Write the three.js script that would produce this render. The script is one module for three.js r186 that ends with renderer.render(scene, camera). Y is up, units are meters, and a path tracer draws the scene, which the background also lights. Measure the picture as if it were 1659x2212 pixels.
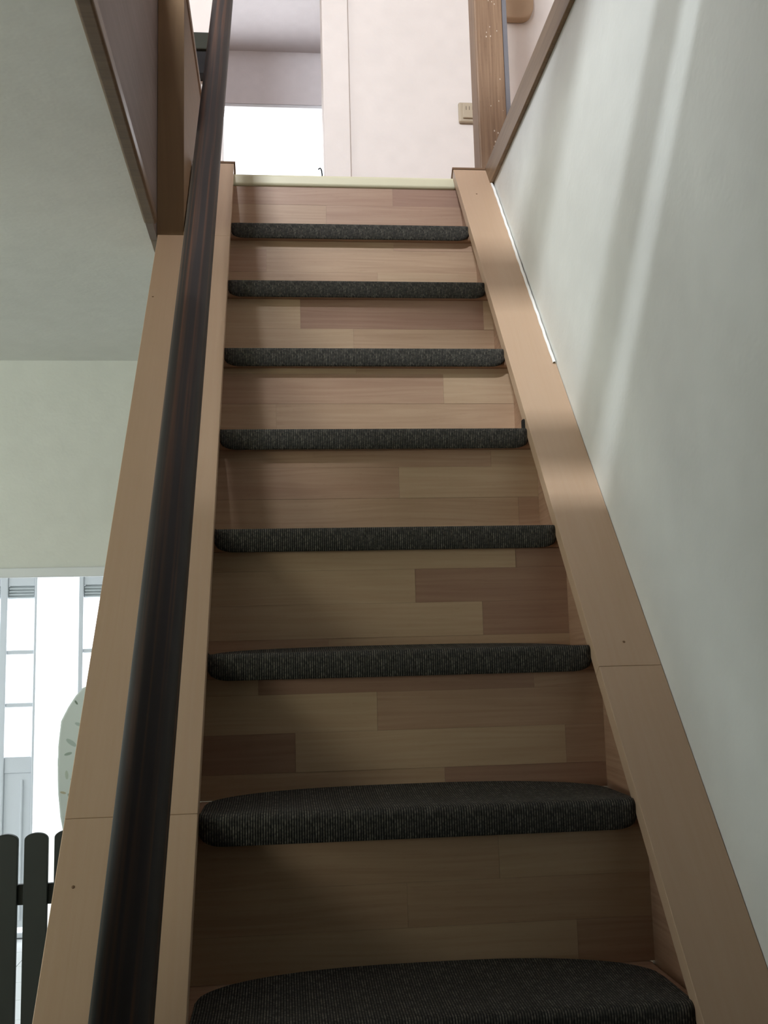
import * as THREE from 'three';
import { RoundedBoxGeometry } from 'three/addons/geometries/RoundedBoxGeometry.js';
import { RectAreaLightUniformsLib } from 'three/addons/lights/RectAreaLightUniformsLib.js';
import { mergeGeometries, mergeVertices, toCreasedNormals } from 'three/addons/utils/BufferGeometryUtils.js';

// ---------------------------------------------------------------- camera, sky, light, exposure
const scene = new THREE.Scene();
const camera = new THREE.PerspectiveCamera(2 * Math.atan(1106 / 2250) * 180 / Math.PI, 1659 / 2212, 0.05, 60);
{
  const r = new THREE.Vector3(0.99499251, -0.02573648, 0.09657915), u = new THREE.Vector3(0.01190652, 0.98991957, 0.14112927), f = new THREE.Vector3(0.09923776, 0.13927265, -0.985269);
  camera.position.set(-0.17476, 0.2258, 1.34397);
  camera.quaternion.setFromRotationMatrix(new THREE.Matrix4().makeBasis(r, u, f.clone().negate()));
}
const renderer = new THREE.WebGLRenderer({ antialias: true });
renderer.toneMapping = THREE.LinearToneMapping;
renderer.toneMappingExposure = 0.95;
renderer.shadowMap.enabled = true;
scene.background = new THREE.Color().setRGB(2.6, 2.8, 3.0);
RectAreaLightUniformsLib.init();
// daylight at a window opening: [centre], [point it faces], width, height, radiance, colour
function daylight(name, c, to, w, h, power, rgb) {
  const l = new THREE.RectAreaLight(new THREE.Color().setRGB(...rgb), power, w, h);
  l.name = name; l.position.set(...c); l.lookAt(...to); scene.add(l);
  return l;
}
daylight('kitchen_window_daylight', [-1.62, 0.0, -5.62], [-1.62, 0.0, 0], 1.5, 1.9, 5, [0.93, 0.98, 1.04]);
daylight('garden_window_daylight', [-5.06, 0.15, 0.1], [0, 0.15, 0.1], 3.0, 1.3, 5.2, [0.91, 1.0, 0.93]);
daylight('street_window_daylight', [-5.06, 0.42, 3.2], [0, 0.42, 3.2], 2.0, 1.0, 13.5, [0.96, 1.0, 0.82]);
daylight('bedroom_window_daylight', [-0.3, 2.8, -4.36], [-0.3, 2.8, 0], 1.6, 1.2, 4.5, [1.0, 0.98, 1.0]);
daylight('hall_window_daylight', [-2.62, 2.85, -0.5], [0, 2.85, -0.5], 1.4, 1.1, 2, [1.0, 0.98, 0.94]);
daylight('small_window_daylight', [-0.8, 2.95, 1.84], [-0.8, 2.95, 0], 0.5, 0.15, 480, [0.94, 0.99, 1.07]);
daylight('kitchen_side_added_fill', [-5.06, 0.1, -3.8], [0, 0.1, -3.8], 2.0, 1.2, 5, [0.95, 0.99, 1.02]);  // fill added to brighten the kitchen interior, behind a made-up side window

// ---------------------------------------------------------------- helpers
let seed = 7;
const rnd = () => { seed = (seed * 1664525 + 1013904223) >>> 0; return seed / 4294967296; };
const taken = {};
function numbered(n) { const k = taken[n] = (taken[n] ?? -1) + 1; return k ? n + '_' + String(k).padStart(3, '0') : n; }
function put(o, parent) { (parent ?? scene).add(o); return o; }
function mesh(name, geo, mat, parent) {
  const m = new THREE.Mesh(geo, mat); m.name = parent ? name : numbered(name);
  m.castShadow = m.receiveShadow = true; return put(m, parent);
}
function thing(name, label, category, pos = [0, 0, 0], group) {
  const g = new THREE.Group(); g.name = numbered(name); g.position.set(...pos);
  g.userData = { label, category }; if (group) g.userData.group = group; scene.add(g); return g;
}
function tag(o, label, category, group) { o.userData.label = label; o.userData.category = category; if (group) o.userData.group = group; return o; }
function structure(o, label) { o.userData.kind = 'structure'; if (label) { o.userData.label = label; o.userData.category = label.split('|')[1] ?? 'wall'; o.userData.label = label.split('|')[0]; } return o; }
// box between two corners, uv in metres
function box(x0, x1, y0, y1, z0, z1) {
  const g = new THREE.BoxGeometry(x1 - x0, y1 - y0, z1 - z0); g.translate((x0 + x1) / 2, (y0 + y1) / 2, (z0 + z1) / 2);
  return metric(g);
}
function rbox(x0, x1, y0, y1, z0, z1, r = 0.003, s = 2) {
  const g = new RoundedBoxGeometry(x1 - x0, y1 - y0, z1 - z0, s, r); g.translate((x0 + x1) / 2, (y0 + y1) / 2, (z0 + z1) / 2);
  return metric(g);
}
function metric(g) {
  const p = g.attributes.position, n = g.attributes.normal, uv = new Float32Array(p.count * 2);
  for (let i = 0; i < p.count; i++) {
    const ax = Math.abs(n.getX(i)), ay = Math.abs(n.getY(i)), az = Math.abs(n.getZ(i));
    const [u, v] = ax > ay && ax > az ? [p.getZ(i), p.getY(i)] : ay > az ? [p.getX(i), p.getZ(i)] : [p.getX(i), p.getY(i)];
    uv[2 * i] = u; uv[2 * i + 1] = v;
  }
  g.setAttribute('uv', new THREE.BufferAttribute(uv, 2)); return g;
}
function upright(g) { const u = g.attributes.uv; for (let i = 0; i < u.count; i++) u.setXY(i, u.getY(i), u.getX(i)); return g; }
function merge(list) { return mergeGeometries(list.map((g) => { const q = g.index ? g.toNonIndexed() : g; for (const k of Object.keys(q.attributes)) if (!['position', 'normal', 'uv'].includes(k)) q.deleteAttribute(k); return q; })); }

// ---------------------------------------------------------------- textures
function hash(x, y, s) { let h = (x * 374761393 + y * 668265263 + s * 974711) | 0; h = Math.imul(h ^ (h >>> 13), 1274126177); return ((h ^ (h >>> 16)) >>> 0) / 4294967296; }
function noise(x, y, px, py, s) { // tiling value noise
  const x0 = Math.floor(x), y0 = Math.floor(y), fx = x - x0, fy = y - y0, w = (t) => t * t * (3 - 2 * t), m = (a, b) => ((a % b) + b) % b;
  const a = hash(m(x0, px), m(y0, py), s), b = hash(m(x0 + 1, px), m(y0, py), s), c = hash(m(x0, px), m(y0 + 1, py), s), d = hash(m(x0 + 1, px), m(y0 + 1, py), s);
  return a + (b - a) * w(fx) + (c - a) * w(fy) + (a - b - c + d) * w(fx) * w(fy);
}
function texture(n, m, fn, rx, ry, srgb) {
  const d = new Uint8Array(n * m * 4);
  for (let j = 0; j < m; j++) for (let i = 0; i < n; i++) {
    const c = fn(i / n, j / m), k = 4 * (j * n + i);
    for (let q = 0; q < 3; q++) d[k + q] = Math.max(0, Math.min(255, 255 * (Array.isArray(c) ? c[q] : c)));
    d[k + 3] = 255;
  }
  const t = new THREE.DataTexture(d, n, m); t.wrapS = t.wrapT = THREE.RepeatWrapping; t.magFilter = THREE.LinearFilter; t.minFilter = THREE.LinearMipmapLinearFilter; t.generateMipmaps = true;
  t.repeat.set(rx, ry); if (srgb) t.colorSpace = THREE.SRGBColorSpace; t.needsUpdate = true; return t;
}
const mul = (c, k) => c.map((v) => v * k);
// wood grain: streaks along u. tile 0.8 x 0.2 m
function grain(base, dark, amount, sd, rx = 1.25, ry = 5) {
  return texture(512, 256, (u, v) => {
    const wob = noise(u * 4, v * 8, 4, 8, sd) * 0.05;
    let g = 0.5 * noise(u * 6, (v + wob) * 48, 6, 48, sd + 1) + 0.3 * noise(u * 14, (v + wob) * 110, 14, 110, sd + 2) + 0.2 * noise(u * 3, v * 9, 3, 9, sd + 3);
    const pore = noise(u * 60, v * 128, 60, 128, sd + 4) > 0.86 ? 0.25 : 0;
    const t = Math.min(1, Math.max(0, (g - 0.3) * 1.7 + pore)) * amount;
    return base.map((b, q) => (b * (1 - t) + dark[q] * t) / 255);
  }, rx, ry, true);
}
const plasterBump = texture(512, 512, (u, v) => 0.4 * noise(u * 90, v * 90, 90, 90, 31) + 0.3 * noise(u * 220, v * 220, 220, 220, 32) + 0.3 * noise(u * 12, v * 12, 12, 12, 33), 1, 1);
const plasterTone = (c, sd) => texture(256, 256, (u, v) => { const k = 0.975 + 0.015 * noise(u * 6, v * 6, 6, 6, sd) + 0.02 * noise(u * 40, v * 40, 40, 40, sd + 1); return c.map((x) => x / 255 * k); }, 0.7, 0.7, true);
function plaster(c, sd, rough = 0.75) { return new THREE.MeshStandardMaterial({ map: plasterTone(c, sd), bumpMap: plasterBump, bumpScale: 0.0005, roughness: rough }); }
function wood(base, dark, amount, sd, rough = 0.45, rx, ry) { return new THREE.MeshStandardMaterial({ map: grain(base, dark, amount, sd, rx, ry), roughness: rough }); }
function plain(r, g, b, rough = 0.5, metal = 0) { return new THREE.MeshStandardMaterial({ color: new THREE.Color(r / 255, g / 255, b / 255).convertSRGBToLinear(), roughness: rough, metalness: metal }); }

const M = {
  grout: plain(176, 178, 176, 0.8), tile: plain(232, 234, 232, 0.25),
  wall: plaster([226, 228, 222], 40, 0.6), ceiling: plaster([222, 224, 222], 50), cream: plaster([228, 220, 212], 60, 0.5),
  floor: wood([152, 138, 122], [124, 110, 96], 0.8, 70), bedroom: plaster([230, 226, 228], 65), upper: plaster([206, 202, 204], 66),
  strip: [wood([190, 162, 132], [176, 146, 116], 0.7, 100), wood([178, 146, 120], [162, 126, 102], 0.8, 110), wood([164, 130, 108], [148, 112, 92], 0.8, 120), wood([184, 154, 125], [168, 136, 108], 0.8, 130)],
  backing: plain(110, 80, 58, 0.8), tread: wood([176, 142, 116], [152, 116, 92], 0.8, 140),
  cap: wood([192, 163, 135], [185, 153, 123], 0.3, 150, 0.38), seam: plain(120, 92, 66, 0.7),
  rail: new THREE.MeshStandardMaterial({ map: texture(512, 128, (u, v) => { const g = noise(u * 3, v * 22, 3, 22, 161) * 0.7 + noise(u * 9, v * 50, 9, 50, 162) * 0.3; const t = Math.min(1, Math.max(0, (g - 0.42) * 2.6)); return [(34 + 58 * t) / 255, (27 + 32 * t) / 255, (24 + 14 * t) / 255]; }, 1, 1, true), roughness: 0.65 }),
  panel: wood([122, 109, 104], [106, 93, 86], 0.5, 170, 0.75, 0.6, 2.5), panelTrim: wood([104, 82, 60], [80, 60, 42], 0.7, 175),
  nosing: plain(226, 221, 188, 0.4), caulk: plain(246, 246, 240, 0.5), brownTrim: wood([134, 108, 78], [106, 82, 56], 0.8, 180),
  white: plain(232, 236, 240, 0.4), grey: plain(120, 120, 124, 0.4), vent: plain(214, 220, 222, 0.6), switchBeige: plain(182, 168, 144, 0.4), mark: plain(120, 108, 90, 0.6),
  tan: plain(176, 150, 122, 0.8), black: plain(12, 10, 10, 0.85), olive: plain(44, 46, 36, 0.85), gate: plain(24, 30, 26, 0.55), metal: plain(170, 172, 174, 0.35, 0.8),
  glass: new THREE.MeshPhysicalMaterial({ color: 0xffffff, transmission: 1, thickness: 0, roughness: 0, ior: 1.45 }), paving: plain(190, 188, 180, 0.9),
};
// ribbed loop-pile carpet: a rib every 3.2 mm across u (metres), loops along v
M.carpet = new THREE.MeshStandardMaterial({
  map: texture(512, 256, (u, v) => { const rib = 0.5 + 0.5 * Math.cos(u * 2 * Math.PI * 16), loop = noise(u * 32, v * 24, 32, 24, 190), fleck = noise(u * 16, v * 12, 16, 12, 191); const k = (0.3 + 0.7 * rib) * (0.6 + 0.6 * loop) * (0.8 + 0.4 * fleck); return [98 / 255 * k, 94 / 255 * k, 84 / 255 * k]; }, 1 / 0.0512, 1 / 0.05, true),
  bumpMap: texture(512, 128, (u, v) => (0.5 + 0.5 * Math.cos(u * 2 * Math.PI * 16)) * (0.7 + 0.3 * noise(u * 32, v * 24, 32, 24, 192)), 1 / 0.0512, 1 / 0.05), bumpScale: 0.0012, roughness: 0.95,
});
M.parapet = wood([120, 95, 65], [106, 82, 55], 0.4, 172, 0.8, 0.6, 2.5);
M.speck = plain(206, 190, 170, 0.7);
M.paint = wood([150, 122, 94], [118, 90, 66], 0.8, 185);

// ---------------------------------------------------------------- measures
const RISE = 0.2, GO = 0.16222, SL = RISE / GO, TH = Math.atan2(RISE, GO);
const FLOOR = -1.4, CEIL = 1.19, LAND = 1.44, CEIL2 = 3.73;
const INNER = 0.298;

// ---------------------------------------------------------------- structure: ground floor
structure(mesh('floor', box(-5, 0.49, FLOOR - 0.15, FLOOR, -2.01, 5.5), M.floor), 'brown wooden floor of the living room|floor');
{
  const k = structure(mesh('floor_kitchen', box(-5, 0.49, FLOOR - 0.15, FLOOR - 0.006, -5.6, -2.01), M.grout), 'white tiled kitchen floor behind the picket gate|floor');
  const tg = rbox(-0.148, 0.148, -0.006, 0, -0.148, 0.148, 0.002, 1);
  for (let i = 0; i < 8; i++) for (let j = 0; j < 11; j++) { const t = mesh('tile', tg, M.tile, k); t.position.set(-2.7 + i * 0.3, FLOOR, -5.3 + j * 0.3); }
}
structure(mesh('terrace', box(-6, 1, FLOOR - 0.2, FLOOR - 0.05, -12, -5.7), M.paving), 'pale paved terrace outside the far glazed doors|terrace');
structure(mesh('ceiling', merge([box(-5, -0.4625, CEIL, LAND - 0.02, -1.95, 5.5), box(-0.4625, 0.49, CEIL, LAND - 0.02, 0.5, 5.5), box(-5, 0.49, CEIL, LAND - 0.02, -5.5, -1.95)]), M.ceiling), 'pale grey ceiling left of the staircase|ceiling');
structure(mesh('wall_right', box(0.37, 0.49, FLOOR, 1.405, -1.95, 5.5), M.wall), 'pale plastered wall along the right of the stairs|wall');
structure(mesh('wall_left', merge([box(-5.12, -5, FLOOR, CEIL, -5.6, -4.8), box(-5.12, -5, FLOOR, CEIL, -2.8, -1.4), box(-5.12, -5, 0.7, CEIL, -4.8, -2.8), box(-5.12, -5, FLOOR, -0.5, -4.8, -2.8), box(-5.12, -5, FLOOR, CEIL, 1.6, 2.2), box(-5.12, -5, FLOOR, CEIL, 4.2, 5.6), box(-5.12, -5, 0.92, CEIL, 2.2, 4.2), box(-5.12, -5, FLOOR, -0.08, 2.2, 4.2), box(-5.12, -5, 0.8, CEIL, -1.4, 1.6), box(-5.12, -5, FLOOR, -0.5, -1.4, 1.6)]), M.wall), 'plastered side wall of the living room with a wide window|wall');
structure(mesh('wall_added_blocker', box(-0.66, -0.56, FLOOR, CEIL, 0.38, 5.4), M.wall), 'added wall out of view that keeps window light off the lower stairs|wall');  // unseen wall, added to block window light from the bottom steps
structure(mesh('wall_back', box(-5, 0.49, FLOOR, CEIL, 5.4, 5.52), M.wall), 'plastered wall behind the viewer|wall');
structure(mesh('wall_front', merge([box(-5, -1.75, FLOOR, CEIL, -2.07, -1.95), box(-1.75, -0.45, 0.515, CEIL, -2.07, -1.95), box(-0.45, 0.49, FLOOR, LAND - 0.03, -2.07, -1.95)]), M.wall), 'pale wall above the kitchen doorway left of the stairs|wall');
structure(mesh('trim_1', merge([rbox(-1.83, -0.4, 0.5, 0.53, -1.952, -1.935, 0.004), box(-1.76, -1.74, FLOOR, 0.515, -2.08, -1.94), box(-0.47, -0.45, FLOOR, 0.515, -2.08, -1.94)]), M.white), 'white lining around the kitchen doorway|trim');
structure(mesh('wall_kitchen', merge([box(-5, -2.4, FLOOR, CEIL, -5.6, -5.48), box(-0.85, 0.49, FLOOR, CEIL, -5.6, -5.48), box(-2.4, -0.85, 0.86, CEIL, -5.6, -5.48), box(0.37, 0.49, FLOOR, CEIL, -5.5, -2.07)]), M.wall), 'pale kitchen wall around the glazed doors|wall');

// glazed doors at the far side of the kitchen: frame, glazing bars, panes, lower panels, vents
{
  const w = new THREE.Group(); w.name = 'window_1'; scene.add(w); structure(w, 'white glazed kitchen doors with small vents at the top|window');
  const Z = -5.5, f = (n, x0, x1, y0, y1, z0 = Z - 0.03, z1 = Z + 0.03, m = M.white) => mesh(n, rbox(x0, x1, y0, y1, z0, z1, 0.006), m, w);
  f('head', -2.4, -0.85, 0.8, 0.86);
  for (const [x0, x1] of [[-2.4, -2.34], [-1.945, -1.9], [-1.735, -1.718], [-1.46, -1.43], [-1.2, -1.17], [-0.91, -0.85]]) f('frame_post', x0, x1, FLOOR, 0.8);
  for (const [x0, x1] of [[-2.34, -1.945], [-1.9, -1.735], [-1.43, -1.2], [-1.17, -0.91]]) {
    for (const [y0, y1] of [[0.742, 0.8], [0.31, 0.338], [-0.018, 0.01], [-0.42, -0.32]]) f('glazing_bar', x0, x1, y0, y1, Z - 0.02, Z + 0.02);
    for (const [y0, y1] of [[0.338, 0.66], [0.01, 0.31], [-0.32, -0.018]]) mesh('pane', box(x0, x1, y0, y1, Z - 0.003, Z + 0.003), M.glass, w);
    f('lower_panel', x0, x1, FLOOR + 0.06, -0.42, Z - 0.015, Z + 0.015);
    f('panel_moulding', (x0 + x1) / 2 + 0.02, (x0 + x1) / 2 + 0.035, FLOOR + 0.1, -0.46, Z + 0.015, Z + 0.026);
    const v = f('vent', x0, x1, 0.66, 0.742, Z - 0.02, Z + 0.004, M.vent);
    for (let i = 0; i < 4; i++) mesh('louvre', rbox(x0 + 0.004, x1 - 0.004, 0.664 + i * 0.019, 0.674 + i * 0.019, Z + 0.004, Z + 0.018, 0.002), M.vent, v);
  }
  mesh('pane', box(-1.718, -1.46, FLOOR + 0.04, 0.8, Z - 0.003, Z + 0.003), M.glass, w);
  f('threshold', -2.4, -0.85, FLOOR, FLOOR + 0.03);
}
// living-room window in the left side wall
{
  const w = new THREE.Group(); w.name = 'window_2'; scene.add(w); structure(w, 'white framed living room window in the side wall|window');
  const f = (n, z0, z1, y0, y1) => mesh(n, rbox(-5.11, -5.05, y0, y1, z0, z1, 0.006), M.white, w);
  f('sill', -1.4, 1.6, -0.5, -0.46); f('head', -1.4, 1.6, 0.76, 0.8);
  for (const z of [-1.4, 0.08, 1.56]) f('frame_post', z, z + 0.04, -0.46, 0.76);
  for (const z of [-1.36, 0.12]) mesh('pane', box(-5.083, -5.077, -0.46, 0.76, z, z + 1.44), M.glass, w);
  f('sill', 2.2, 4.2, -0.08, -0.04); f('head', 2.2, 4.2, 0.88, 0.92); f('frame_post', 2.2, 2.24, -0.04, 0.88); f('frame_post', 4.16, 4.2, -0.04, 0.88);
  mesh('pane', box(-5.083, -5.077, -0.04, 0.88, 2.24, 4.16), M.glass, w);
  const v = new THREE.Group(); v.name = 'added_window_6'; scene.add(v); structure(v, 'added kitchen side window out of view, made up for the fill light|window');  // unseen window, added to hold the fill light for the kitchen
  const q = (n, z0, z1, y0, y1) => mesh(n, rbox(-5.11, -5.07, y0, y1, z0, z1, 0.006), M.white, v);
  q('sill', -4.8, -2.8, -0.5, -0.46); q('head', -4.8, -2.8, 0.66, 0.7); q('frame_post', -4.8, -4.76, -0.46, 0.66); q('frame_post', -2.84, -2.8, -0.46, 0.66);
  mesh('pane', box(-5.093, -5.087, -0.46, 0.66, -4.76, -2.84), M.glass, v);
}

// ---------------------------------------------------------------- structure: upper floor
structure(mesh('floor_upper', merge([box(-2.6, 1.7, LAND - 0.02, LAND, -4.3, -1.16), box(-2.6, -0.463, LAND - 0.02, LAND, -1.16, 1.8), box(0.49, 1.7, LAND - 0.02, LAND, -1.16, 1.8), box(-0.463, 0.49, LAND - 0.02, LAND, 0.5, 1.8), box(-0.445, 0.37, CEIL, LAND - 0.02, -1.95, -1.175), box(0.49, 1.7, CEIL, LAND - 0.02, -1.95, 1.8)]), M.tread), 'wooden landing floor at the top of the stairs|floor');
structure(mesh('ceiling_upper', box(-2.7, 1.82, CEIL2, CEIL2 + 0.12, -4.4, 1.92), M.upper), 'pale upper ceiling beyond the landing doorway|ceiling');
structure(mesh('wall_landing', merge([box(-0.01, 1.7, LAND, CEIL2, -2.05, -1.95), box(-2.6, -0.352, LAND, CEIL2, -2.05, -1.95), box(-0.352, -0.01, 3.45, CEIL2, -2.05, -1.95)]), M.cream), 'bright cream wall facing the top of the stairs|wall');
structure(mesh('trim_2', merge([rbox(-0.014, 0.076, LAND, 3.52, -1.95, -1.938, 0.004), box(-0.014, -0.006, LAND, 3.46, -2.052, -1.945)]), M.cream), 'cream architrave along the landing doorway edge|trim');
structure(mesh('wall_bedroom', merge([box(-2.6, -1.1, LAND, CEIL2, -4.42, -4.3), box(0.5, 1.7, LAND, CEIL2, -4.42, -4.3), box(-1.1, 0.5, 3.405, CEIL2, -4.42, -4.3), box(-1.1, 0.5, LAND, 2.2, -4.42, -4.3)]), M.bedroom), 'grey shaded wall strip above the bright upstairs window|wall');
structure(mesh('wall_upper_left', merge([box(-2.72, -2.6, LAND, CEIL2, -4.4, -1.2), box(-2.72, -2.6, LAND, CEIL2, 0.2, 1.9), box(-2.72, -2.6, 3.4, CEIL2, -1.2, 0.2), box(-2.72, -2.6, LAND, 2.3, -1.2, 0.2)]), M.cream), 'cream side wall of the upper hall|wall');
structure(mesh('wall_upper_right', box(1.7, 1.82, LAND, CEIL2, -4.4, 1.9), M.cream), 'cream right wall of the upper hall|wall');
structure(mesh('wall_upper_back', merge([box(-2.6, -1.07, LAND, CEIL2, 1.8, 1.92), box(-0.53, 1.7, LAND, CEIL2, 1.8, 1.92), box(-1.07, -0.53, 3.045, CEIL2, 1.8, 1.92), box(-1.07, -0.53, LAND, 2.855, 1.8, 1.92)]), M.cream), 'cream hall wall with a narrow high fanlight|wall');
{
  const w = new THREE.Group(); w.name = 'window_3'; scene.add(w); structure(w, 'overexposed upstairs window seen past the handrail|window');
  const f = (n, x0, x1, y0, y1) => mesh(n, rbox(x0, x1, y0, y1, -4.34, -4.3, 0.006), M.white, w);
  f('sill', -1.1, 0.5, 2.2, 2.25); f('head', -1.1, 0.5, 3.385, 3.405); f('frame_post', -1.1, -1.06, 2.25, 3.385); f('frame_post', 0.46, 0.5, 2.25, 3.385);
  mesh('pane', box(-1.06, 0.46, 2.25, 3.385, -4.323, -4.317), M.glass, w);
  const hook = new THREE.CatmullRomCurve3([[0.086, 2.9, -4.29], [0.086, 2.985, -4.285], [0.078, 3.01, -4.28], [0.066, 3.0, -4.275]].map((p) => new THREE.Vector3(...p)));
  mesh('window_catch', new THREE.TubeGeometry(hook, 16, 0.004, 8), M.black, w);
}
{
  const w = new THREE.Group(); w.name = 'window_4'; scene.add(w); structure(w, 'upper hall side window|window');
  const f = (n, z0, z1, y0, y1) => mesh(n, rbox(-2.68, -2.62, y0, y1, z0, z1, 0.006), M.white, w);
  f('sill', -1.2, 0.2, 2.3, 2.34); f('head', -1.2, 0.2, 3.36, 3.4); f('frame_post', -1.2, -1.16, 2.34, 3.36); f('frame_post', 0.16, 0.2, 2.34, 3.36);
  mesh('pane', box(-2.653, -2.647, 2.34, 3.36, -1.16, 0.16), M.glass, w);
  const v = new THREE.Group(); v.name = 'window_5'; scene.add(v); structure(v, 'small high upper hall window|window');
  const q = (n, x0, x1, y0, y1) => mesh(n, rbox(x0, x1, y0, y1, 1.85, 1.9, 0.004), M.white, v);
  q('sill', -1.07, -0.53, 2.855, 2.875); q('head', -1.07, -0.53, 3.025, 3.045); q('frame_post', -1.07, -1.05, 2.875, 3.025); q('frame_post', -0.55, -0.53, 2.875, 3.025);
  mesh('pane', box(-1.05, -0.55, 2.875, 3.025, 1.872, 1.878), M.glass, v);
}
// brown board along the top of the right wall
structure(mesh('trim_3', rbox(0.361, 0.5, 1.402, 1.472, -1.19, 0.5, 0.004), M.brownTrim), 'brown wooden board along the top of the right wall|trim');

// ---------------------------------------------------------------- staircase
const stair = thing('staircase', 'steep beech staircase with closed risers and wide side caps', 'staircase');
const yAt = (z, h) => -z * SL + h;
for (const [x0, x1] of [[-0.366, -INNER], [INNER, 0.369]]) {
  const s = new THREE.Shape();
  const P = [[1.15, 0.01], [-1.16, 0.02], [-1.16, -0.2], [0.876, -0.32]].map(([z, h]) => [-z, yAt(z, h)]);
  P[0][1] = FLOOR + 0.001; P[3][1] = FLOOR + 0.001;
  s.moveTo(...P[0]); for (let i = 1; i < 4; i++) s.lineTo(...P[i]);
  const g = new THREE.ExtrudeGeometry(s, { depth: x1 - x0, bevelEnabled: false }); g.rotateY(Math.PI / 2); g.translate(x0, 0, 0);
  mesh('stringer', metric(g), M.tread, stair);
}
// a board on the slope: x range, z range of its top face (measured on the nosing line), top height h above that line, thickness t
function slopeBoard(name, x0, x1, zLow, zHigh, h, t, mat, parent, r = 0.002) {
  const L = (zLow - zHigh) / Math.cos(TH), g = new RoundedBoxGeometry(x1 - x0, t, L, 2, r);
  g.translate(0, -t / 2, 0);
  const uv = new Float32Array(g.attributes.position.count * 2);
  for (let i = 0; i < g.attributes.position.count; i++) { uv[2 * i] = g.attributes.position.getZ(i) + zLow; uv[2 * i + 1] = g.attributes.position.getX(i) + g.attributes.position.getY(i) + x0; }
  g.setAttribute('uv', new THREE.BufferAttribute(uv, 2));
  g.rotateX(TH); const zc = (zLow + zHigh) / 2; g.translate((x0 + x1) / 2, yAt(zc, h), zc);
  return mesh(name, g, mat, parent);
}
const H = 0.05;
slopeBoard('cap_board', 0.277, 0.3695, 1.12, -0.127, H, 0.022, M.cap, stair, 0.001);
slopeBoard('cap_board', 0.277, 0.3695, -0.1273, -1.145, H, 0.022, M.cap, stair, 0.001);
slopeBoard('cap_board', -0.44, -0.28, 1.12, 0.006, H, 0.022, M.cap, stair, 0.001);
slopeBoard('cap_board', -0.44, -0.28, 0.0057, -0.915, H, 0.022, M.cap, stair, 0.001);
slopeBoard('cap_board', -0.383, -0.28, -0.9155, -1.15, H, 0.022, M.cap, stair, 0.001);
slopeBoard('end_trim', 0.2755, 0.3695, -1.1455, -1.1515, H + 0.002, 0.055, M.seam, stair, 0.0015);
slopeBoard('end_trim', -0.383, -0.2765, -1.1505, -1.1565, H + 0.002, 0.055, M.seam, stair, 0.0015);
// nail heads on the caps
for (const [x, z] of [[0.318, -1.06], [0.325, -0.155], [-0.418, 0.062], [-0.405, 0.2], [-0.43, -0.75]]) {
  const g = new THREE.SphereGeometry(0.0022, 8, 6); g.scale(1, 0.4, 1); g.translate(x, 0, 0); g.rotateX(TH); g.translate(0, yAt(z, H), z); mesh('nail_head', g, M.seam, stair);
}
// white caulk bead between the right cap and the wall, a little uneven
{
  const pts = []; for (let i = 0; i <= 60; i++) { const z = -0.6 - 0.54 * i / 60; pts.push(new THREE.Vector3(0.3652 + 0.0004 * Math.sin(i * 1.7), yAt(z, H + 0.003 + 0.0008 * Math.sin(i * 0.9) * Math.sin(i * 0.37)), z)); }
  mesh('caulk_bead', new THREE.TubeGeometry(new THREE.CatmullRomCurve3(pts), 180, 0.0032, 8), M.caulk, stair);
}
// risers: backing panel and the laminate strips on it. rows: seams above the tread line, then per row (top first) the joints and tones
const RIS = {
  '-1': [[0.143, 0.088], [[[0.1], [3, 0]], [[-0.02], [3, 3]], [[0.198], [0, 1]]]],
  '0': [[0.178, 0.123, 0.068], [[[-0.209, 0.196], [0, 2, 1]], [[-0.038], [0, 1]], [[-0.157, 0.239], [2, 0, 1]], [[0.058], [3, 2]]]],
  '1': [[0.17, 0.115, 0.06], [[[0.213], [0, 2]], [[0.044], [0, 2]], [[0.154], [0, 2]], [[-0.1], [1, 3]]]],
  '2': [[0.17, 0.113, 0.058], [[[0.212], [1, 3]], [[0.041], [1, 0]], [[0.26], [3, 1]], [[-0.05], [1, 3]]]],
  '3': [[0.19, 0.129, 0.074], [[[-0.02], [0, 3]], [[0.155], [1, 0]], [[-0.18], [3, 3]], [[0.1], [1, 3]]]],
  '4': [[0.136, 0.081], [[[-0.126, 0.276], [0, 2, 0]], [[-0.012], [0, 3]], [[0.14], [3, 1]]]],
  '5': [[0.181, 0.126, 0.071], [[[0.1], [3, 1]], [[-0.2], [1, 3]], [[0.06], [3, 0]], [[-0.1], [1, 3]]]],
  '6': [[0.165, 0.11], [[[0.12], [1, 2]], [[-0.05], [3, 1]], [[-0.16, 0.2], [0, 3, 0]]]],
};
for (let k = -7; k <= 6; k++) {
  const yb = RISE * k + (k === -7 ? 0.001 : 0.0325), yt = RISE * (k + 1) + (k === 6 ? 0.012 : 0.0018), z = k === 6 ? -1.157 : -GO * k - 0.186;
  const riser = mesh('riser', box(-INNER, INNER, yb, yt, z - 0.014, z - 0.002), M.backing, stair);
  const [seams, rows] = RIS[k] ?? [[0.145, 0.09], [[[0.1], [0, 1]], [[-0.1], [1, 3]], [[0.15], [3, 0]]]];
  const ys = [yt, ...seams.map((s) => s + RISE * k), yb];
  rows.forEach(([joints, tones], i) => {
    const xs = [-INNER, ...joints, INNER];
    tones.forEach((t, j) => { const y0 = ys[i + 1], y1 = ys[i], e = 0.0001; if (y1 - y0 < 0.004) return;
      const g = box(xs[j] + e, xs[j + 1] - e, y0 + e, y1 - e, z - 0.004, z - 0.0002 * t), uv = g.attributes.uv, du = rnd() * 3, dv = rnd() * 3;
      for (let q = 0; q < uv.count; q++) uv.setXY(q, uv.getX(q) + du, uv.getY(q) + dv);
      mesh('strip', g, M.strip[t], riser); });
  });
}
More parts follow.
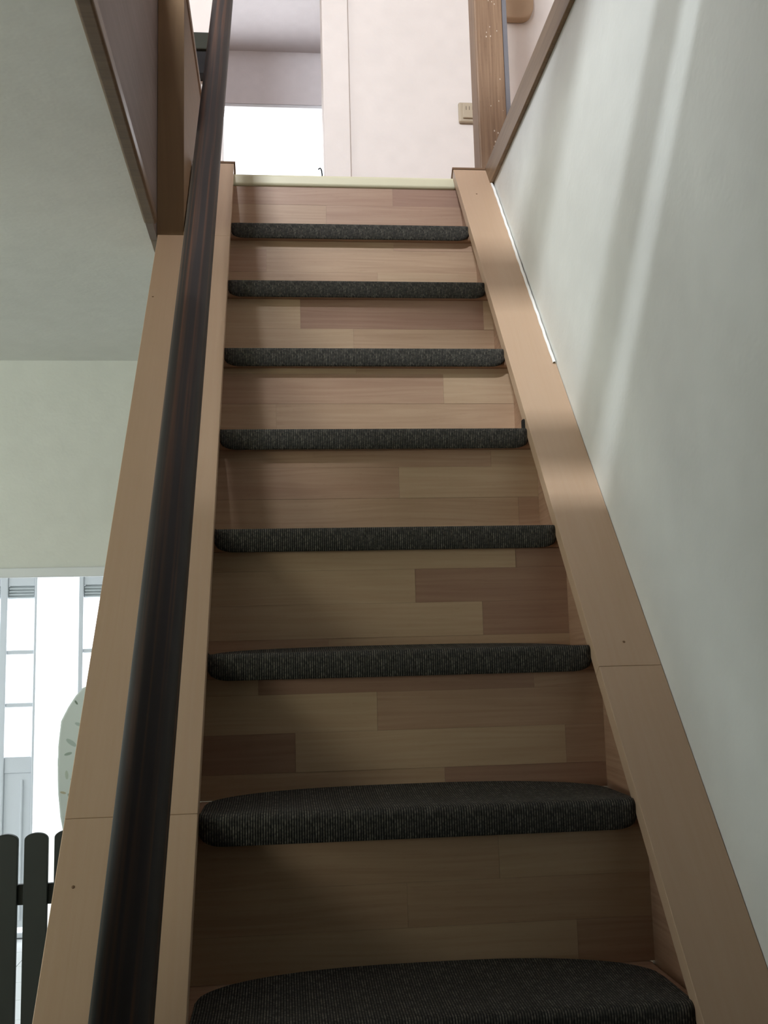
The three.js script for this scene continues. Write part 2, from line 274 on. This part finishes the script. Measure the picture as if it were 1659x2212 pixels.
for (let k = -6; k <= 6; k++) { // treads with rounded noses
  const zf = -GO * k - 0.007, zb = k === 6 ? -1.158 : -GO * k - 0.198;
  mesh('tread', rbox(-INNER, INNER, RISE * k + 0.002, RISE * k + 0.032, zb, zf, 0.008, 3), M.tread, stair);
}
mesh('landing_nosing', rbox(-0.289, INNER - 0.012, 1.412, 1.4425, -1.2, -1.15, 0.008, 3), M.nosing, stair).userData.label = 'pale yellow landing edge strip';

// ---------------------------------------------------------------- carpet pads, one on each visible tread
function padGeometry() {
  const W = 0.2795, T = 0.0055, NX = 72, NB = 10, pos = [], uv = [], idx = [];
  const depth = (x) => { const t = Math.abs(x) / W; return 0.1 + 0.082 * Math.sqrt(Math.max(0, 1 - Math.pow(t, 2.6))); };
  const drop = (x) => { const e = Math.max(0, Math.abs(x) - (W - 0.03)) / 0.03; return 0.038 - 0.016 * (1 - Math.sqrt(1 - e * e * 0.96)); };
  const R = 0.009, TOP = 0.038;
  const prof = (x) => { // outer profile: back edge on top, over the nose, down the front and a little under; [z, y, arc length]
    const d = depth(x), h = drop(x), end = Math.max(0, Math.abs(x) - (W - 0.012)) / 0.012, in_ = 0.006 * (1 - Math.sqrt(1 - end * end * 0.98)), P = [];
    for (let i = 0; i <= NB; i++) { const b = Math.max(0, 1 - i / NB * 1.6); P.push([-d + (d - R) * i / NB, TOP + 0.009 * b * b * Math.max(0, (d - 0.1) / 0.08)]); }
    for (let i = 1; i <= 6; i++) { const a = i / 6 * Math.PI / 2; P.push([-R + R * Math.sin(a), TOP - R + R * Math.cos(a)]); }
    for (let i = 1; i <= 5; i++) P.push([0, TOP - R - (h - R - 0.005) * i / 5]);
    for (let i = 1; i <= 4; i++) { const a = i / 4 * Math.PI / 2; P.push([-0.005 + 0.005 * Math.cos(a), TOP - h + 0.005 - 0.005 * Math.sin(a)]); }
    return P.map(([z, y], i) => [z - (i > NB ? in_ : 0), y]);
  };
  const N = prof(0).length, add = (x, y, z, s) => { pos.push(x, y, z); uv.push(x, s); return pos.length / 3 - 1; };
  const outer = [], inner = [];
  for (let i = 0; i <= NX; i++) {
    const t = i / NX * 2 - 1, x = W * Math.sin(t * Math.PI / 2) * 0.35 + W * t * 0.65, P = prof(x); let s = 0; outer.push([]); inner.push([]);
    for (let j = 0; j < N; j++) {
      const a = P[Math.max(0, j - 1)], b = P[Math.min(N - 1, j + 1)], l = Math.hypot(b[0] - a[0], b[1] - a[1]) || 1, nz = -(b[1] - a[1]) / l, ny = (b[0] - a[0]) / l;
      if (j) s += Math.hypot(P[j][0] - P[j - 1][0], P[j][1] - P[j - 1][1]);
      outer[i].push(add(x, P[j][1], P[j][0], s - depth(x))); inner[i].push(add(x, P[j][1] - ny * T, P[j][0] - nz * T, s));
    }
  }
  const quad = (a, b, c, d) => idx.push(a, b, c, a, c, d);
  for (let i = 0; i < NX; i++) {
    for (let j = 0; j < N - 1; j++) { quad(outer[i][j], outer[i][j + 1], outer[i + 1][j + 1], outer[i + 1][j]); quad(inner[i][j], inner[i + 1][j], inner[i + 1][j + 1], inner[i][j + 1]); }
    quad(outer[i][0], outer[i + 1][0], inner[i + 1][0], inner[i][0]); quad(outer[i][N - 1], inner[i][N - 1], inner[i + 1][N - 1], outer[i + 1][N - 1]);
  }
  for (let j = 0; j < N - 1; j++) { quad(outer[0][j], inner[0][j], inner[0][j + 1], outer[0][j + 1]); quad(outer[NX][j], outer[NX][j + 1], inner[NX][j + 1], inner[NX][j]); }
  const g = new THREE.BufferGeometry(); g.setAttribute('position', new THREE.Float32BufferAttribute(pos, 3)); g.setAttribute('uv', new THREE.Float32BufferAttribute(uv, 2)); g.setIndex(idx);
  return toCreasedNormals(g, 0.7);
}
const padGeo = padGeometry();
const padLabels = { '-1': 'dark ribbed carpet pad cut off by the bottom of the picture', 0: 'dark half-moon carpet pad, second step up from the picture bottom', 1: 'dark carpet pad on the third step up from the picture bottom', 2: 'dark carpet pad on the fourth step up from the picture bottom', 3: 'dark carpet pad with a frayed right corner, fourth below the landing', 4: 'dark carpet pad on the third step below the landing edge', 5: 'dark carpet pad on the second step below the landing edge', 6: 'dark carpet pad on the step right below the landing' };
for (let k = -1; k <= 6; k++) {
  const o = tag(mesh('stair_pad', padGeo, M.carpet), padLabels[k], 'stair pad', 'carpet pads on the stair treads');
  o.position.set(0, RISE * k, -GO * k); 
  if (k === 3) { const f = new THREE.CapsuleGeometry(0.005, 0.02, 4, 8); f.translate(0.276, 0.043, -0.02); mesh('frayed_corner', f, M.carpet, o); }
}

// ---------------------------------------------------------------- handrail
{
  const o = thing('handrail', 'dark brown wooden handrail sloping up along the left side', 'handrail');
  const h = 0.57, r = new RoundedBoxGeometry(0.047, 0.05, (1.0 + 1.55) / Math.cos(TH), 6, 0.019), n = r.attributes.position.count, uv = new Float32Array(n * 2);
  for (let i = 0; i < n; i++) { const x = r.attributes.position.getX(i), y = r.attributes.position.getY(i); uv[2 * i] = r.attributes.position.getZ(i) * 0.7; uv[2 * i + 1] = Math.atan2(y, x) / (2 * Math.PI) * 2; }
  r.setAttribute('uv', new THREE.BufferAttribute(uv, 2)); r.rotateX(TH); const zc = (1.0 - 1.55) / 2; r.translate(-0.2985, yAt(zc, h), zc);
  mesh('rail', r, M.rail, o);
  // lower newel post and a wall bracket that carry it, below and above the frame
  mesh('newel_post', rbox(-0.34, -0.26, FLOOR, yAt(0.97, h) + 0.06, 1.14, 1.2, 0.006), M.rail, o);
  mesh('bracket', rbox(-0.445, -0.3, yAt(-1.42, h) - 0.05, yAt(-1.42, h) - 0.02, -1.44, -1.41, 0.004), M.black, o);
}
// ---------------------------------------------------------------- boarded side of the stairwell, left
{
  const o = thing('balustrade_panel', 'grey-brown wooden stairwell panel with a moulding along the pale ceiling', 'panel');
  mesh('panel', box(-0.462, -0.446, CEIL - 0.004, 1.83, -0.962, 0.3), M.panel, o);
  mesh('bottom_moulding', rbox(-0.464, -0.436, CEIL - 0.008, CEIL + 0.02, -0.87, 0.3, 0.006, 3), M.panelTrim, o);
  mesh('top_rail', rbox(-0.468, -0.436, 1.8305, 1.85, -0.9395, 0.3, 0.006, 3), M.brownTrim, o);
  const q = thing('parapet', 'dark brown boxed parapet where the left stair cap ends', 'parapet');
  mesh('front_board', upright(box(-0.445, -0.385, 1.185, 1.81, -0.96, -0.945)), M.parapet, q);
  mesh('side_board', box(-0.4, -0.385, 1.185, 1.81, -1.94, -0.961), M.parapet, q);
  mesh('top_board', rbox(-0.4455, -0.38, 1.8105, 1.828, -1.94, -0.94, 0.005, 3), M.brownTrim, q);
}
// wooden post at the head of the right wall, with its grey glazing strip
{
  const o = thing('wooden_post', 'worn brown wooden post with paint specks above the right cap', 'post', [0.398, LAND, -1.24]);
  mesh('post', upright(rbox(-0.038, 0.038, 0, CEIL2 - LAND, -0.04, 0.04, 0.004)), M.paint, o);
  mesh('glazing_strip', rbox(0.0385, 0.053, 0, CEIL2 - LAND, -0.02, 0.03, 0.002), M.grey, o);
  for (let i = 0; i < 22; i++) { const s = 0.0008 + 0.0012 * rnd(), g = new THREE.SphereGeometry(s, 6, 4); g.scale(1, 1.6, 0.15); g.translate(-0.015 + 0.045 * rnd(), 0.1 + 0.5 * rnd(), 0.0402); mesh('paint_speck', g, M.speck, o); }
}
// light switch on the landing wall
{
  const o = thing('light_switch', 'beige switch with three small marks on the cream landing wall', 'switch', [0.478, 2.063, -1.95]);
  mesh('plate', rbox(-0.031, 0.031, -0.036, 0.036, 0, 0.016, 0.006, 3), M.switchBeige, o);
  const r = mesh('rocker', rbox(-0.018, 0.024, -0.025, 0.026, 0.016, 0.024, 0.003), M.switchBeige, o);
  for (let i = 0; i < 3; i++) mesh('mark', box(-0.008 + i * 0.011, -0.0055 + i * 0.011, 0.003, 0.016, 0.024, 0.0245), M.mark, r);
}
// tan hanging shape on the landing wall, beyond the post
{
  const s = new THREE.Shape(); s.moveTo(-0.06, 0.5); s.lineTo(-0.06, 0.05); s.quadraticCurveTo(-0.06, 0, -0.01, 0); s.lineTo(0.02, 0); s.quadraticCurveTo(0.06, 0, 0.06, 0.06); s.lineTo(0.06, 0.5); s.closePath();
  const g = new THREE.ExtrudeGeometry(s, { depth: 0.02, bevelEnabled: true, bevelSize: 0.006, bevelThickness: 0.006, bevelSegments: 3 });
  const o = mesh('wall_hanging', g, M.tan); o.position.set(0.656, 2.41, -1.942); tag(o, 'tan rounded hanging on the wall right of the wooden post', 'wall hanging');
}
// dark box on the wall behind the handrail
{
  const o = thing('wall_box', 'small dark box on the wall between stairwell panel and handrail', 'box', [-0.41, 2.155, -1.95]);
  mesh('body', rbox(-0.028, 0.045, 0, 0.08, 0, 0.05, 0.004), M.black, o); mesh('lid', rbox(-0.036, 0.045, 0.085, 0.145, 0, 0.055, 0.004), M.olive, o);
}

// ---------------------------------------------------------------- gate, ironing board
{
  const o = thing('picket_gate', 'dark picket gate with rounded tops in the kitchen doorway', 'gate', [0, FLOOR, -1.9]);
  const Wp = 0.064, pitch = 0.0855, hgt = [1.116, 1.12, 1.115];
  for (let i = -9; i < 5; i++) {
    const xc = -0.895 + i * pitch, s = new THREE.Shape(), h = hgt[(i + 9) % 3];
    s.moveTo(-Wp / 2, 0); s.lineTo(Wp / 2, 0); s.lineTo(Wp / 2, h - 0.018); s.absellipse(0, h - 0.018, Wp / 2, 0.018, 0, Math.PI, false); s.lineTo(-Wp / 2, 0);
    const g = new THREE.ExtrudeGeometry(s, { depth: 0.014, bevelEnabled: true, bevelSize: 0.0015, bevelThickness: 0.0015, bevelSegments: 1, curveSegments: 10 });
    const p = mesh('picket', metric(g), M.gate, o); p.position.set(xc, 0.03, 0);
  }
  for (const y of [0.943, 0.2]) mesh('cross_rail', rbox(-0.895 - 9.4 * pitch, -0.46, y, y + 0.058, -0.02, -0.001, 0.003), M.gate, o);
}
{
  const o = thing('ironing_board', 'upright ironing board with a pale leaf-patterned cover beside the gate', 'ironing board', [-0.79, FLOOR, -2.6]);
  const cv = document.createElement('canvas'); cv.width = 256; cv.height = 1024; const c = cv.getContext('2d');
  c.fillStyle = '#dfe6e0'; c.fillRect(0, 0, 256, 1024);
  const lf = (x, y, a, l, col) => { c.save(); c.translate(x, y); c.rotate(a); c.fillStyle = col; c.beginPath(); c.ellipse(0, 0, l, l * 0.36, 0, 0, 7); c.fill(); c.restore(); };
  for (let i = 0; i < 90; i++) { const x = rnd() * 256, y = rnd() * 1024, a = rnd() * 6.3; lf(x, y, a, 7 + 8 * rnd(), ['#b9c6bd', '#c2ccbc', '#a5b2a6', '#c0b79a'][i % 4]); if (i % 3 === 0) lf(x + 14, y + 8, a + 1, 6, '#7f8c7c'); }
  const t = new THREE.CanvasTexture(cv); t.colorSpace = THREE.SRGBColorSpace; t.wrapS = t.wrapT = THREE.RepeatWrapping; t.repeat.set(2.6, 0.65);
  const s = new THREE.Shape(); const L = [[-0.02, 0.16], [-0.06, 0.158], [-0.1, 0.142], [-0.123, 0.117], [-0.15, 0.075], [-0.172, 0.03], [-0.18, -0.05], [-0.181, -0.137], [-0.178, -0.22], [-0.169, -0.3], [-0.155, -0.37], [-0.14, -0.5], [-0.12, -0.8], [-0.09, -1.05], [-0.05, -1.17], [0, -1.2]];
  const P = [...L, ...L.slice(0, -1).reverse().map(([x, y]) => [-x, y])].map(([x, y]) => new THREE.Vector2(x, y + 1.4));
  s.setFromPoints(P);
  const g = new THREE.ExtrudeGeometry(s, { depth: 0.025, bevelEnabled: true, bevelSize: 0.008, bevelThickness: 0.01, bevelSegments: 3 });
  mesh('cover', metric(g), new THREE.MeshStandardMaterial({ map: t, roughness: 0.9 }), o);
  for (const x of [-0.06, 0.06]) { const q = new THREE.CylinderGeometry(0.011, 0.011, 1.1, 12); q.translate(x, 0.55, -0.04); mesh('leg', q, M.metal, o); }
  const q = new THREE.CylinderGeometry(0.011, 0.011, 0.34, 12); q.rotateZ(Math.PI / 2); q.translate(0, 0.012, -0.04); mesh('foot_bar', q, M.metal, o);
}
// railing at the near end of the stairwell, above and behind the viewer: its boards part the light on the right wall
{
  const o = thing('landing_railing', 'wooden railing of the upper hall above the viewer', 'railing', [0, LAND, 0.56]);
  for (const x of [-0.42, 0.44]) mesh('post', rbox(x - 0.02, x + 0.03, 0, 0.95, -0.02, 0.02, 0.004), M.paint, o);
  for (const [y, h] of [[0.115, 0.105], [0.52, 0.12], [0.9, 0.05]]) mesh('board', rbox(-0.42, 0.47, y, y + h, -0.032, -0.021, 0.002), M.paint, o);
}
renderer.render(scene, camera);
